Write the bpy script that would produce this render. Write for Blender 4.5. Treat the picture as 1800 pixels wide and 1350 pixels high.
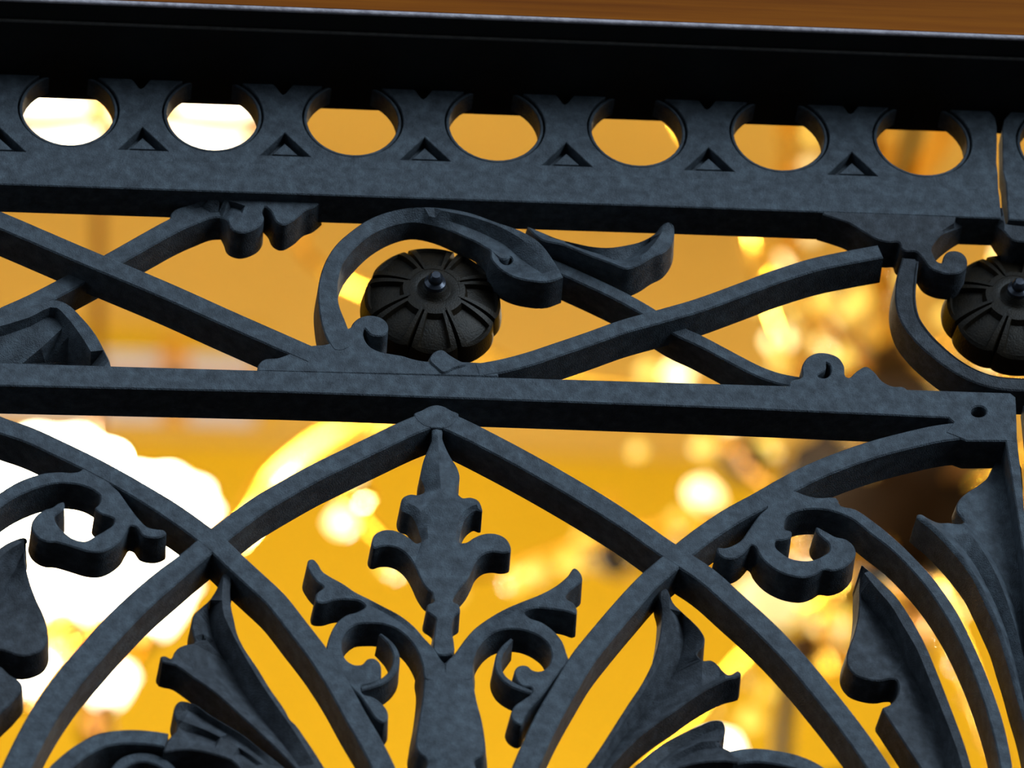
import bpy, bmesh, math, random
from mathutils import Vector, Matrix
from mathutils.geometry import delaunay_2d_cdt
random.seed(7)
PI = math.pi
C = bpy.context.scene.collection
for o in list(bpy.data.objects): bpy.data.objects.remove(o)

# ------------------------------------------------------------ camera
S = 0.00032                       # metres per picture unit at the grille
F = 12000.0; DIST = F * S
EL, AZ, ROLL = math.radians(38.6), math.radians(7.0), 0.043
TGT = Vector((0, 0, 4.0))
fwd = Vector((math.sin(AZ) * math.cos(EL), math.cos(AZ) * math.cos(EL), math.sin(EL)))
r0 = Vector((math.cos(AZ), -math.sin(AZ), 0)); u0 = r0.cross(fwd)
rgt = r0 * math.cos(ROLL) - u0 * math.sin(ROLL)
up = u0 * math.cos(ROLL) + r0 * math.sin(ROLL)
EYE = TGT - fwd * DIST
cd = bpy.data.cameras.new('camera'); cam = bpy.data.objects.new('camera', cd); C.objects.link(cam)
cam.matrix_world = Matrix(((rgt.x, up.x, -fwd.x, EYE.x), (rgt.y, up.y, -fwd.y, EYE.y), (rgt.z, up.z, -fwd.z, EYE.z), (0, 0, 0, 1)))
cd.sensor_width = 36; cd.lens = F / 1800 * 36; cd.clip_end = 200; cd.clip_start = 0.1
cd.dof.use_dof = True; cd.dof.focus_distance = DIST; cd.dof.aperture_fstop = 8.6
bpy.context.scene.camera = cam

# ------------------------------------------------------------ world, exposure
sc = bpy.context.scene
w = bpy.data.worlds.new('overcast_sky'); sc.world = w; w.use_nodes = True
bg = w.node_tree.nodes['Background']; bg.inputs[0].default_value = (0.66, 0.83, 1.0, 1); bg.inputs[1].default_value = 0.85
sl = bpy.data.lights.new('daylight', 'SUN'); sl.energy = 2.35; sl.color = (0.70, 0.86, 1.0); sl.angle = math.radians(38)
so = bpy.data.objects.new('daylight', sl); C.objects.link(so)
sd = Vector((0.62, -0.76, math.tan(math.radians(14)))); so.rotation_euler = sd.to_track_quat('Z', 'Y').to_euler(); so.location = (3, -4, 6)
sc.view_settings.view_transform = 'Standard'; sc.view_settings.look = 'None'
sc.view_settings.exposure = 0.0; sc.view_settings.gamma = 1.0; sc.view_settings.use_curve_mapping = False

# ------------------------------------------------------------ mapping: picture units -> vertical plane y = d*S
def PY(px, py, y):
    r = fwd * F + rgt * (px - 900) + up * (675 - py)
    return EYE + r * ((y - EYE.y) / r.y)
def P(px, py, d=0.0): return PY(px, py, d * S)
def PZ(px, py, z):
    r = fwd * F + rgt * (px - 900) + up * (675 - py)
    return EYE + r * ((z - EYE.z) / r.z)

# ------------------------------------------------------------ materials
def mat(name, col, rough=0.5, metal=0.0, spec=0.5, var=None, scale=60, bump=0.0, bscale=900, emit=None, estr=0, trans=0, coat=0):
    m = bpy.data.materials.new(name); m.use_nodes = True
    nt = m.node_tree; b = nt.nodes['Principled BSDF']
    b.inputs['Base Color'].default_value = (*col, 1); b.inputs['Roughness'].default_value = rough
    b.inputs['Metallic'].default_value = metal; b.inputs['Specular IOR Level'].default_value = spec
    b.inputs['Transmission Weight'].default_value = trans
    b.inputs['Coat Weight'].default_value = coat
    tc = nt.nodes.new('ShaderNodeTexCoord')
    if var:
        n = nt.nodes.new('ShaderNodeTexNoise'); n.inputs['Scale'].default_value = scale; n.inputs['Detail'].default_value = 8; n.inputs['Roughness'].default_value = 0.65
        nt.links.new(tc.outputs['Object'], n.inputs['Vector'])
        r = nt.nodes.new('ShaderNodeValToRGB'); els = r.color_ramp.elements
        els[0].position = 0.32; els[1].position = 0.68
        els[0].color = (*var[0], 1); els[1].color = (*var[-1], 1)
        if len(var) == 3:
            e = els.new(0.5); e.color = (*var[1], 1)
        nt.links.new(n.outputs['Fac'], r.inputs['Fac']); nt.links.new(r.outputs['Color'], b.inputs['Base Color'])
    if bump:
        n2 = nt.nodes.new('ShaderNodeTexNoise'); n2.inputs['Scale'].default_value = bscale; n2.inputs['Detail'].default_value = 3
        nt.links.new(tc.outputs['Object'], n2.inputs['Vector'])
        bp = nt.nodes.new('ShaderNodeBump'); bp.inputs['Strength'].default_value = bump; bp.inputs['Distance'].default_value = 0.0006
        nt.links.new(n2.outputs['Fac'], bp.inputs['Height']); nt.links.new(bp.outputs['Normal'], b.inputs['Normal'])
    if emit:
        b.inputs['Emission Color'].default_value = (*emit, 1); b.inputs['Emission Strength'].default_value = estr
    return m
IRON = mat('painted_cast_iron', (0.06, 0.07, 0.09), 0.62, 0, 0.3, [(0.034, 0.041, 0.050), (0.058, 0.070, 0.084), (0.088, 0.110, 0.130)], 150, 1.0, 1300)
IRON2 = mat('darker_cast_iron', (0.06, 0.07, 0.09), 0.62, 0, 0.3, [(0.022, 0.025, 0.030), (0.040, 0.045, 0.053), (0.066, 0.076, 0.090)], 150, 1.0, 1300)  # same iron in darker tones
DARK = mat('dark_brown_bronze', (0.02, 0.015, 0.01), 0.5, 0.1, 0.3, [(0.005, 0.0035, 0.0018), (0.019, 0.012, 0.005)], 70, 0.5, 900)  # darker and browner than the iron, for rosettes and screw
STUDM = mat('polished_stud', (0.05, 0.055, 0.07), 0.22, 0.6, 0.6, None, 50, 0.2, 500)
MOULD = mat('dark_moulding_paint', (0.012, 0.011, 0.010), 0.6, 0, 0.3, [(0.008, 0.007, 0.006), (0.018, 0.015, 0.012)], 40, 0.3, 400)
BEAD = mat('bead_highlight', (0.4, 0.36, 0.4), 0.4, 0, 0.6, [(0.28, 0.24, 0.27), (0.62, 0.56, 0.60)], 160, 0.6, 900)  # pale tone paints in the cool highlight along the bead
BEAD2 = mat('dull_bead_paint', (0.04, 0.035, 0.03), 0.5, 0, 0.5, [(0.07, 0.062, 0.055), (0.13, 0.118, 0.105)], 160, 0.6, 900)
WOOD = mat('varnished_wood', (0.20, 0.06, 0.012), 0.6, 0, 0.08, [(0.16, 0.034, 0.003), (0.42, 0.125, 0.006)], 6, 0.2, 60)
def stretch(m, sx, sy, sz):
    nt = m.node_tree
    for n in [n for n in nt.nodes if n.type == 'TEX_NOISE'][:1]:
        mp = nt.nodes.new('ShaderNodeMapping'); mp.inputs['Scale'].default_value = (sx, sy, sz)
        l = n.inputs['Vector'].links[0]; src = l.from_socket; nt.links.new(src, mp.inputs['Vector']); nt.links.new(mp.outputs['Vector'], n.inputs['Vector'])
stretch(WOOD, 0.25, 12, 12)
STONE = mat('grey_limestone', (0.25, 0.24, 0.22), 0.9, 0, 0.3, [(0.16, 0.155, 0.145), (0.30, 0.29, 0.27)], 5, 0.4, 60)
DSTONE = mat('sky_blocker_stone', (0.05,0.045,0.04), 0.9, 0, 0.2, [(0.035,0.032,0.03),(0.06,0.055,0.05)], 1)  # for the added wall that blocks low sky
PAVE = mat('dark_paving', (0.02, 0.02, 0.02), 0.9, 0, 0.2, [(0.008, 0.008, 0.009), (0.016, 0.015, 0.015)], 3)
CEIL = mat('peach_amber_ceiling_paint', (0.80, 0.42, 0.085), 0.9, 0, 0.1, [(0.76, 0.54, 0.150), (0.82, 0.59, 0.175)], 1.2)
WALLM = mat('golden_amber_wall_paint', (0.84, 0.42, 0.03), 0.9, 0, 0.1, [(0.80, 0.55, 0.026), (0.88, 0.61, 0.036)], 1.0)
FLOORM = mat('dark_parquet', (0.03, 0.016, 0.008), 0.5, 0, 0.3, [(0.02, 0.010, 0.005), (0.045, 0.022, 0.01)], 4)
BOUNCE_DARK = mat('bounce_blocker_brown', (0.04,0.02,0.01), 0.5, 0, 0.3, [(0.03,0.014,0.006),(0.055,0.026,0.012)], 5)  # for the added panels that cut bounce light
WHITEF = mat('orange_lit_frame_paint', (0.78, 0.40, 0.08), 0.7)
PANE = mat('daylight_window_glass', (0.12, 0.12, 0.12), 0.4, 0, 0.5, None, emit=(1.0, 0.86, 0.80), estr=0.50)
BRASS = mat('polished_brass', (0.95, 0.55, 0.06), 0.22, 1.0, 0.5)
BRASSD = mat('aged_dark_brass', (0.22, 0.10, 0.02), 0.35, 0.9, 0.5)
BRONZE = mat('dark_bronze', (0.009, 0.0035, 0.0006), 0.6, 0.0, 0.08)
OPALB = mat('lit_opal_bowl_glass', (0.9, 0.85, 0.75), 0.3, 0, 0.5, None, emit=(1.0, 0.92, 0.74), estr=1.5)
OPAL = mat('lit_opal_glass', (0.9, 0.85, 0.75), 0.3, 0, 0.5, None, emit=(1.0, 0.90, 0.68), estr=5.0)
OPALD = mat('softly_lit_opal_glass', (0.15, 0.12, 0.08), 0.3, 0, 0.3, None, emit=(1.0, 0.76, 0.30), estr=1.15)
BULB = mat('bulb_and_glint_glow', (0.1, 0.08, 0.04), 0.3, 0, 0.3, None, emit=(1.0, 0.80, 0.36), estr=3.2)
BULBD = mat('dim_bulb_and_glint_glow', (0.1, 0.07, 0.02), 0.3, 0, 0.3, None, emit=(1.0, 0.68, 0.10), estr=1.5)
CRYST = mat('amber_crystal', (1.0, 0.86, 0.5), 0.05, 0, 0.8, None, trans=0.85)
CRYST.node_tree.nodes['Principled BSDF'].inputs['IOR'].default_value = 1.5

# ------------------------------------------------------------ object helpers
ORG = {}
def empty(name, loc, label=None, cat=None, group=None, parent=None, kind=None):
    o = bpy.data.objects.new(name, None); C.objects.link(o); loc = Vector(loc)
    o.empty_display_size = 0.05
    if parent: o.parent = parent; o.location = loc - ORG[parent.name]
    else: o.location = loc
    ORG[o.name] = loc
    tag(o, label, cat, group, kind); return o
def tag(o, label=None, cat=None, group=None, kind=None):
    if label: o['label'] = label
    if cat: o['category'] = cat
    if group: o['group'] = group
    if kind: o['kind'] = kind
    return o
def obj(name, bm, m, parent=None, org=None, smooth=35):
    org = Vector(org) if org is not None else (ORG[parent.name] if parent else Vector((0, 0, 0)))
    bmesh.ops.remove_doubles(bm, verts=bm.verts, dist=2e-6)
    bmesh.ops.recalc_face_normals(bm, faces=bm.faces)
    me = bpy.data.meshes.new(name)
    bmesh.ops.translate(bm, verts=bm.verts, vec=-org)
    bm.to_mesh(me); bm.free(); me.materials.append(m)
    if smooth:
        me.polygons.foreach_set('use_smooth', [True] * len(me.polygons)); me.set_sharp_from_angle(angle=math.radians(smooth))
    o = bpy.data.objects.new(name, me); C.objects.link(o)
    if parent: o.parent = parent; o.location = org - ORG[parent.name]
    else: o.location = org
    ORG[o.name] = org
    return o
def Z(ox, oy, s, pts):
    return [(ox + p[0] / s, oy + p[1] / s) + tuple(p[2:]) for p in pts]

def catmull(pts, closed, n=4):
    # centripetal-ish uniform Catmull-Rom; a point given as (x,y,d,'c') stays a sharp corner
    out = []; N = len(pts)
    segs = N if closed else N - 1
    for i in range(segs):
        p1 = pts[i]; p2 = pts[(i + 1) % N]
        p0 = pts[i - 1] if (closed or i > 0) else p1
        p3 = pts[(i + 2) % N] if (closed or i + 2 < N) else p2
        if len(p1) > 3: p0 = p1
        if len(p2) > 3: p3 = p2
        L = math.dist(p1[:2], p2[:2]); a = [0] * 3
        l0 = max(math.dist(p0[:2], p1[:2]), 1e-6) if p0 is not p1 else L; l2 = max(math.dist(p2[:2], p3[:2]), 1e-6) if p3 is not p2 else L
        for k in range(n):
            t = k / n; v = []
            for c in range(3):
                m1 = ((p2[c] - p1[c]) / L - (p2[c] - p0[c]) / (L + l0) + (p1[c] - p0[c]) / l0) * L if p0 is not p1 else (p2[c] - p1[c])
                m2 = ((p3[c] - p2[c]) / l2 - (p3[c] - p1[c]) / (l2 + L) + (p2[c] - p1[c]) / L) * L if p3 is not p2 else (p2[c] - p1[c])
                v.append((2*t**3-3*t**2+1)*p1[c] + (t**3-2*t**2+t)*m1 + (-2*t**3+3*t**2)*p2[c] + (t**3-t**2)*m2)
            out.append(tuple(v))
    if not closed: out.append(tuple(pts[-1][:3]))
    return out
def withd(pts, d): return [tuple(p[:2]) + ((p[2] if len(p) > 2 and p[2] is not None else d),) + tuple(p[3:]) for p in pts]
def resample(loop, step):
    out = [loop[0]]
    for p in loop[1:]:
        if math.dist(p[:2], out[-1][:2]) >= step: out.append(p)
    if math.dist(out[0][:2], out[-1][:2]) < step and len(out) > 3: out.pop()
    return out
def normals(pl):
    # outward normals of a CCW loop in plane coordinates
    n = len(pl); res = []
    for i in range(n):
        a, b, c = pl[i - 1], pl[i], pl[(i + 1) % n]
        e1 = (b - a); e2 = (c - b)
        if e1.length < 1e-9: e1 = e2
        if e2.length < 1e-9: e2 = e1
        n1 = Vector((e1.y, -e1.x)).normalized(); n2 = Vector((e2.y, -e2.x)).normalized()
        m = n1 + n2
        if m.length < 0.3: m = n1 + n2 * 0.5
        m.normalize(); k = 1 / max(m.dot(n1), 0.6)
        res.append(m * k)
    return res
def plate(name, outline, d=0, t=70, parent=None, m=None, creases=(), holes=(), ch=2.2, flare=2.5, n=4, smooth=True, org=None, ang=32, plane=False, fill=0):
    """solid cast piece: front outline (picture units, each point at its own depth), cap with creases, chamfer, walls to depth t behind d"""
    back = (d + t) * S
    def toplane(pts):
        if plane: return [(Vector((p[0], p[1])), p[2] * S) for p in pts]
        r = []
        for p in pts:
            v = P(p[0], p[1], p[2]); r.append((Vector((v.x, v.z)), v.y))
        return r
    loops = []
    for k, lp in enumerate([outline] + list(holes)):
        lp = withd(lp, d)
        if smooth and not plane: lp = resample(catmull(lp, True, n), 1.2)
        q = toplane(lp)
        area = sum(q[i - 1][0].x * q[i][0].y - q[i][0].x * q[i - 1][0].y for i in range(len(q)))
        if (area < 0) == (k == 0): q.reverse()
        loops.append(q)
    bm = bmesh.new(); pts2 = []; dep = []; edges = []
    for q in loops:
        nr = normals([a for a, b in q]); s0 = len(pts2); N = len(q)
        front = [a - nv * ch * S for (a, b), nv in zip(q, nr)]
        for f, (a, b) in zip(front, q): pts2.append(f); dep.append(b)
        edges += [(s0 + i, s0 + (i + 1) % N) for i in range(N)]
        rings = [[bm.verts.new((f.x, b, f.y)) for f, (a, b) in zip(front, q)],
                 [bm.verts.new((a.x, b + ch * S * 1.1, a.y)) for a, b in q],
                 [bm.verts.new((a.x + nv.x * flare * S, max(back, b + 6 * S), a.y + nv.y * flare * S)) for (a, b), nv in zip(q, nr)]]
        for u, v in zip(rings, rings[1:]):
            for i in range(N):
                j = (i + 1) % N; bm.faces.new((u[i], u[j], v[j], v[i]))
        bk = rings[2]
        if k == 0 or True: q_back = bk
    nb = len(pts2)
    for cr in creases:
        cp = withd(cr, d)
        if not plane: cp = catmull(cp, False, n)
        s0 = len(pts2)
        for a, b in toplane(cp): pts2.append(a); dep.append(b)
        edges += [(s0 + i, s0 + i + 1) for i in range(len(cp) - 1)]
    if fill:   # extra interior points are not needed for flat caps
        pass
    r = delaunay_2d_cdt(pts2, edges, [], 0, 1e-7)
    vs, fs, ov = r[0], r[2], r[3]
    ledges = []; q0 = 0
    for q in loops:
        for i in range(len(q)): ledges.append((pts2[q0 + i], pts2[q0 + (i + 1) % len(q)]))
        q0 += len(q)
    def inside(c):
        w_ = 0
        for a, b in ledges:
            if (a.y <= c.y) != (b.y <= c.y):
                if a.x + (c.y - a.y) * (b.x - a.x) / (b.y - a.y) > c.x: w_ += 1 if b.y > a.y else -1
        return w_ != 0
    fs = [f for f in fs if inside((vs[f[0]] + vs[f[1]] + vs[f[2]]) / 3)]
    def depth_of(i):
        if ov[i]: return dep[ov[i][0]]
        j = min(range(len(pts2)), key=lambda q_: (pts2[q_] - vs[i]).length_squared); return dep[j]
    cap = [bm.verts.new((v.x, depth_of(i), v.y)) for i, v in enumerate(vs)]
    for f in fs:
        try: bm.faces.new([cap[i] for i in f])
        except ValueError: pass
    bcap = [bm.verts.new((v.x, max(back, 0 if False else back), v.y)) for v in vs]
    for f in fs:
        try: bm.faces.new([bcap[i] for i in reversed(f)])
        except ValueError: pass
    # normals by hand: front faces towards -y
    o = obj(name, bm, m or IRON, parent, org, ang)
    return o
def bar(name, path, wd, d=0, t=70, parent=None, m=None, ch=2.5, flare=2, n=5, groove=None, **kw):
    """square cast bar along a centre path; wd in picture units (single or one per point)"""
    ws = wd if isinstance(wd, (list, tuple)) else [wd] * len(path)
    pp = withd(path, d)
    cen = catmull(pp, False, n); wl = catmull([(i * 1.0, ws[i], 0) for i in range(len(ws))], False, n)
    pl = [P(p[0], p[1], p[2]) for p in cen]
    L, R = [], []
    for i in range(len(pl)):
        a = pl[max(i - 1, 0)]; b = pl[min(i + 1, len(pl) - 1)]
        tg = Vector((b.x - a.x, b.z - a.z)).normalized(); nn = Vector((-tg.y, tg.x)); h = wl[i][1] * S / 2
        L.append((pl[i].x + nn.x * h, pl[i].z + nn.y * h, cen[i][2])); R.append((pl[i].x - nn.x * h, pl[i].z - nn.y * h, cen[i][2]))
    cr = []
    if groove:
        for off, dd in groove:
            cr.append([(pl[i].x + (L[i][0] - pl[i].x) * off, pl[i].z + (L[i][1] - pl[i].z) * off, cen[i][2] + dd) for i in range(len(pl))])
    return plate(name, L + R[::-1], d, t, parent, m, creases=cr, ch=ch, flare=flare, plane=True, **kw)
def box(bm, x0, x1, y0, y1, z0, z1):
    v = [bm.verts.new(p) for p in ((x0,y0,z0),(x1,y0,z0),(x1,y1,z0),(x0,y1,z0),(x0,y0,z1),(x1,y0,z1),(x1,y1,z1),(x0,y1,z1))]
    for f in ((0,3,2,1),(4,5,6,7),(0,1,5,4),(1,2,6,5),(2,3,7,6),(3,0,4,7)): bm.faces.new([v[i] for i in f])
def boxo(name, x0, x1, y0, y1, z0, z1, m, parent=None, kind=None):
    bm = bmesh.new(); box(bm, x0, x1, y0, y1, z0, z1)
    o = obj(name, bm, m, parent, Vector(((x0+x1)/2, (y0+y1)/2, z0)), 0)
    if kind: o['kind'] = kind
    return o
def tube(bm, pts, r, k=8, n=5, r2=None):
    pts = [Vector(p) for p in pts]; N = len(pts); path = []
    for i in range(N - 1):
        p0, p1, p2, p3 = pts[max(i-1,0)], pts[i], pts[i+1], pts[min(i+2,N-1)]
        for j in range(n):
            t = j / n; path.append(0.5 * ((2*p1) + (p2-p0)*t + (2*p0-5*p1+4*p2-p3)*t*t + (-p0+3*p1-3*p2+p3)*t**3))
    path.append(pts[-1]); prev = None; M = len(path)
    for i, p in enumerate(path):
        tg = (path[min(i+1, M-1)] - path[max(i-1, 0)]).normalized()
        a = tg.cross(Vector((0, 0, 1)));
        if a.length < 0.05: a = tg.cross(Vector((1, 0, 0)))
        a.normalize(); b = tg.cross(a); rr = r if r2 is None else r + (r2 - r) * i / (M - 1)
        ring = [bm.verts.new(p + (a * math.cos(2*PI*q/k) + b * math.sin(2*PI*q/k)) * rr) for q in range(k)]
        if prev:
            for q in range(k): bm.faces.new((prev[q], prev[(q+1)%k], ring[(q+1)%k], ring[q]))
        else: bm.faces.new(ring[::-1])
        prev = ring
    bm.faces.new(prev)
def lathe(bm, c, prof, k=24, flute=0, fn=8):
    """profile (radius, z) about a vertical axis through c; flute = relative scallop depth"""
    c = Vector(c); prev = None
    for r, z in prof:
        ring = []
        for q in range(k):
            a = 2*PI*q/k; rr = r * (1 + flute * math.cos(fn * a)) if r > 1e-6 else 1e-5
            ring.append(bm.verts.new(c + Vector((rr*math.cos(a), rr*math.sin(a), z))))
        if prev:
            for q in range(k): bm.faces.new((prev[q], prev[(q+1)%k], ring[(q+1)%k], ring[q]))
        else: bm.faces.new(ring[::-1])
        prev = ring
    bm.faces.new(prev)
def lamp(name, loc, power, rad, col, parent):
    l = bpy.data.lights.new(name, 'POINT'); l.energy = power; l.shadow_soft_size = rad; l.color = col
    o = bpy.data.objects.new(name, l); C.objects.link(o); o.parent = parent; o.location = Vector(loc) - ORG[parent.name]; return o

# ============================================================ SETTING
XL, XR, YB, CH = -3.2, 3.8, 6.15, 9.3
boxo('floor', XL-0.3, XR+0.3, 0.2, YB+0.3, -0.2, 0.0, FLOORM, kind='structure')
boxo('ground_street', -60, 60, -60, 0.2, -0.25, -0.02, PAVE, kind='structure')  # outdoor ground, kept dark to stop light from below
boxo('sky_blocker', -40, 40, -60, -59, 0, 9, DSTONE, kind='structure')  # unseen wall, added to block low sky and darken undersides
boxo('ceiling', XL-0.3, XR+0.3, -0.15, YB+0.3, CH, CH+0.2, CEIL, kind='structure')
boxo('wall_left', XL-0.3, XL, 0.2, YB+0.3, 0, CH, WALLM, kind='structure')
boxo('wall_right', XR, XR+0.3, 0.2, YB+0.3, 0, CH, WALLM, kind='structure')
# back wall with a two-light high window cut in its top left part
wa = PY(60, 585, YB); wb = PY(452, 745, YB)
WX0, WX1, WZ0, WZ1 = wa.x, wb.x, wb.z, min(wa.z, CH - 0.03)
WX0 -= 0.25
bm = bmesh.new()
box(bm, XL, WX0, YB, YB+0.3, 0, CH); box(bm, WX1, XR, YB, YB+0.3, 0, CH)
box(bm, WX0, WX1, YB, YB+0.3, 0, WZ0); box(bm, WX0, WX1, YB, YB+0.3, WZ1, CH)
o = obj('wall_back', bm, WALLM, None, (0, YB, 0), 0); o['kind'] = 'structure'
win = empty('window_1', ((WX0+WX1)/2, YB, WZ0), kind='structure')
mx = PY(308, 640, YB).x
boxo('window_pane', WX0, mx, YB+0.05, YB+0.06, WZ0, WZ1, PANE, win)
boxo('window_pane', mx, WX1, YB+0.05, YB+0.06, WZ0, WZ1, PANE, win)
boxo('mullion', mx-0.02, mx+0.02, YB+0.0, YB+0.05, WZ0, WZ1, WHITEF, win)
boxo('transom', WX0, WX1, YB+0.0, YB+0.045, (WZ0+WZ1)/2-0.012, (WZ0+WZ1)/2+0.012, WHITEF, win)
# peach frieze band painted on the wall below the ceiling, a real shallow board
bz = PY(900, 800, YB).z
bm = bmesh.new(); box(bm, WX1 + 0.02, XR, YB-0.02, YB, bz, CH); box(bm, XL, WX0 - 0.02, YB-0.02, YB, bz, CH); box(bm, WX0 - 0.02, WX1 + 0.02, YB-0.02, YB, WZ1 + 0.02, CH)
if bz < WZ0 - 0.02: box(bm, WX0 - 0.02, WX1 + 0.02, YB-0.02, YB, bz, WZ0 - 0.02)
#
o = obj('trim_4', bm, CEIL, None, (0, YB, bz), 0); tag(o, kind='structure')

boxo('bounce_blocker_back', XL+0.05, XR-0.05, YB-0.05, YB-0.0001, 0, 4.6, BOUNCE_DARK, kind='structure')  # unseen dark panels, added to cut warm bounce onto the grille undersides
boxo('bounce_blocker_left', XL+0.0001, XL+0.05, 0.25, YB-0.051, 0, 4.6, BOUNCE_DARK, kind='structure')
boxo('bounce_blocker_right', XR-0.05, XR-0.0001, 0.25, YB-0.051, 0, 4.6, BOUNCE_DARK, kind='structure')
# facade around the gate opening (outside the frame) and the lintel mouldings
LZ = P(900, 161, 0).z
def strip_y(py, z): return PZ(900, py, z).y
#                          # height of the lintel soffit at the grille face
boxo('wall_front', -6, -1.0, 0.0, 0.2, 0, 11, STONE, kind='structure')
o = boxo('wall_front', 1.1, 6, 0.0, 0.2, 0, 11, STONE, kind='structure')
boxo('wall_front', -1.0, 1.1, -0.15, strip_y(203, LZ), LZ+0.10, 11, STONE, kind='structure')
def soffit_z(py, y): return PY(900, py, y).z
def strip_y(py, z): return PZ(900, py, z).y
Y1 = strip_y(73, LZ)                                  # front edge of the lower dark soffit
h1 = 0.0018
boxo('trim_1', -1.0, 1.1, Y1, strip_y(203, LZ), LZ, LZ + 0.05, MOULD, kind='structure')
o = boxo('trim_2', -1.0, 1.1, Y1 - 0.0012, Y1 - 0.00001, LZ, LZ + h1, BEAD2, kind='structure')
Y2 = strip_y(36, LZ + h1)
o = boxo('trim_3', -1.0, 1.1, Y2, strip_y(203, LZ), LZ + h1, LZ + 0.12, MOULD, kind='structure')
bm = bmesh.new(); bmesh.ops.create_cone(bm, cap_ends=True, segments=12, radius1=0.0016, radius2=0.0016, depth=2.1)
bmesh.ops.rotate(bm, verts=bm.verts, cent=(0, 0, 0), matrix=Matrix.Rotation(PI/2, 3, 'Y'))
bmesh.ops.translate(bm, verts=bm.verts, vec=(0.05, Y2 - 0.0002, LZ + h1 + 0.0014))
o = obj('trim_6', bm, BEAD, None, (0.05, Y2, LZ)); tag(o, kind='structure')
zf = LZ + h1 + 0.0030
bm = bmesh.new()
prof = [(Y2 + 0.001, zf), (Y2 - 0.001, zf + 0.0004), (Y2 - 0.0016, zf + 0.006), (Y2 - 0.0030, zf + 0.010), (Y2 - 0.0034, zf + 0.030), (Y2 - 0.012, zf + 0.05), (Y2 - 0.013, zf + 0.12), (Y2 + 0.05, zf + 0.12)]
va = [bm.verts.new((-1.0, y, z)) for y, z in prof]; vb = [bm.verts.new((1.1, y, z)) for y, z in prof]
for i in range(len(prof)):
    j = (i + 1) % len(prof); bm.faces.new((va[i], va[j], vb[j], vb[i]))
bm.faces.new(va); bm.faces.new(vb[::-1])
o = obj('trim_7', bm, WOOD, None, (0.05, Y2, zf)); tag(o, kind='structure')

# ============================================================ PIERCED FRIEZE
def circ(cx, cy, rad, d, k=40, a0=0.0):
    c = P(cx, cy, d); return [(c.x + rad * S * math.cos(a0 + 2*PI*i/k), c.z + rad * S * math.sin(a0 + 2*PI*i/k), d) for i in range(k)]
def pxz(pts, d): return [(P(x, y, d).x, P(x, y, d).z, d) for x, y in pts]
ring_c = [(-129, 181.5), (120.5, 190), (374, 199), (620, 208), (870, 217.5), (1120, 226.5), (1370, 235), (1621, 243.5)]
ring_r = [(1873, 252), (2123, 261)]
tri_a = [(-1, 224), (250, 223), (500, 233), (746, 241), (995, 250.5), (1245, 259), (1497, 267)]
HR = 92.0
def frieze(parent, rings, tris, outline):
    d = 5
    tl = []
    for (x, y) in tris: tl.append(pxz([(x, y), (x + 46, y + 42.5), (x - 43, y + 39.5)], d))
    plate('pierced_plate', pxz(outline, d), d, 26, parent, IRON, holes=[circ(x, y, HR, d) for x, y in rings] + tl, plane=True, ch=1.2, flare=0)
    back = [(x, y) for x, y in outline]
    dd = lambda pts, q: [(a, b, q) for a, b, _ in pts]
    plate('backing_plate', dd(pxz(back, d), 31.5), 31.5, 20, parent, IRON, holes=[dd(circ(x, y, HR - 4, 5), 31.5) for x, y in rings], plane=True, ch=0.1, flare=0)
    for x, y in rings:
        plate('ring', dd(circ(x, y, HR - 3.2, 5), 9), 9, 45, parent, IRON, holes=[dd(circ(x, y, HR - 9, 5), 9)], plane=True, ch=1.5, flare=0)
    for (x, y) in tris:
        c = (x + 1, y + 30); q = [(c[0] + (px - c[0]) * 0.52, c[1] + (py - c[1]) * 0.5 + 4) for px, py in ((x, y), (x + 46, y + 42.5), (x - 43, y + 39.5))]
        plate('triangle_boss', pxz(q, 9), 9, 23, parent, IRON, plane=True, ch=1.5, flare=1)
def rail_y(x, top): return (271.5 + 0.0345 * x) if top else (323.5 + 0.0335 * x)
fr1 = empty('iron_grille', P(800, 1410, 40), 'large ornate cast iron grille with pierced frieze, scrollwork and pointed arches, left of the slit', 'grille')
top = lambda x: 118 + 0.0335 * x
def vn(x, y): return [(x - 22, top(x)), (x - 18, y - 70 + 2), (x - 10, y - 64), (x, y - 60), (x + 10, y - 64), (x + 18, y - 69), (x + 22, top(x))]
notch = []
for (x, y) in [(t[0], t[1]) for t in tri_a[1:]]:
    notch += [(x - 34, top(x)), (x - 15, y - 81), (x - 6, y - 69), (x - 2, y - 67), (x + 3, y - 70), (x + 13, y - 82), (x + 32, top(x))]
outl = [(-250, top(-250))] + notch + [(1722, top(1722)), (1738, 193), (1749, 206), (1752, 222), (1752.5, 245), (1751.5, 285), (1754, 305), (1755, rail_y(1750, 1) + 3), (-250, rail_y(-250, 1) + 3)]
frieze(fr1, ring_c, tri_a, outl)
plate('rail', [(-250, rail_y(-250, 1)), (600, rail_y(600, 1)), (1755, rail_y(1755, 1)), (1757, 345), (1760.5, 384), (1200, rail_y(1200, 0)), (600, rail_y(600, 0)), (-250, rail_y(-250, 0))], 0, 74, fr1, IRON, smooth=False, ch=2)
fr2 = empty('iron_grille', P(1850, 1410, 40), 'sliver of the neighbouring iron grille right of the narrow slit, at the right border', 'grille')
outr = [(1794, top(1790) + 2), (1774, 200), (1765, 210), (1762, 226), (1763, 300), (1768, 320), (1770, rail_y(1765, 1) + 3), (2250, rail_y(2250, 1) + 3), (2250, top(2250)), (2014, top(2000)), (2003, 214), (1992, top(1995))]
frieze(fr2, ring_r, [(1757 + 243, 285)], outr)
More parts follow.
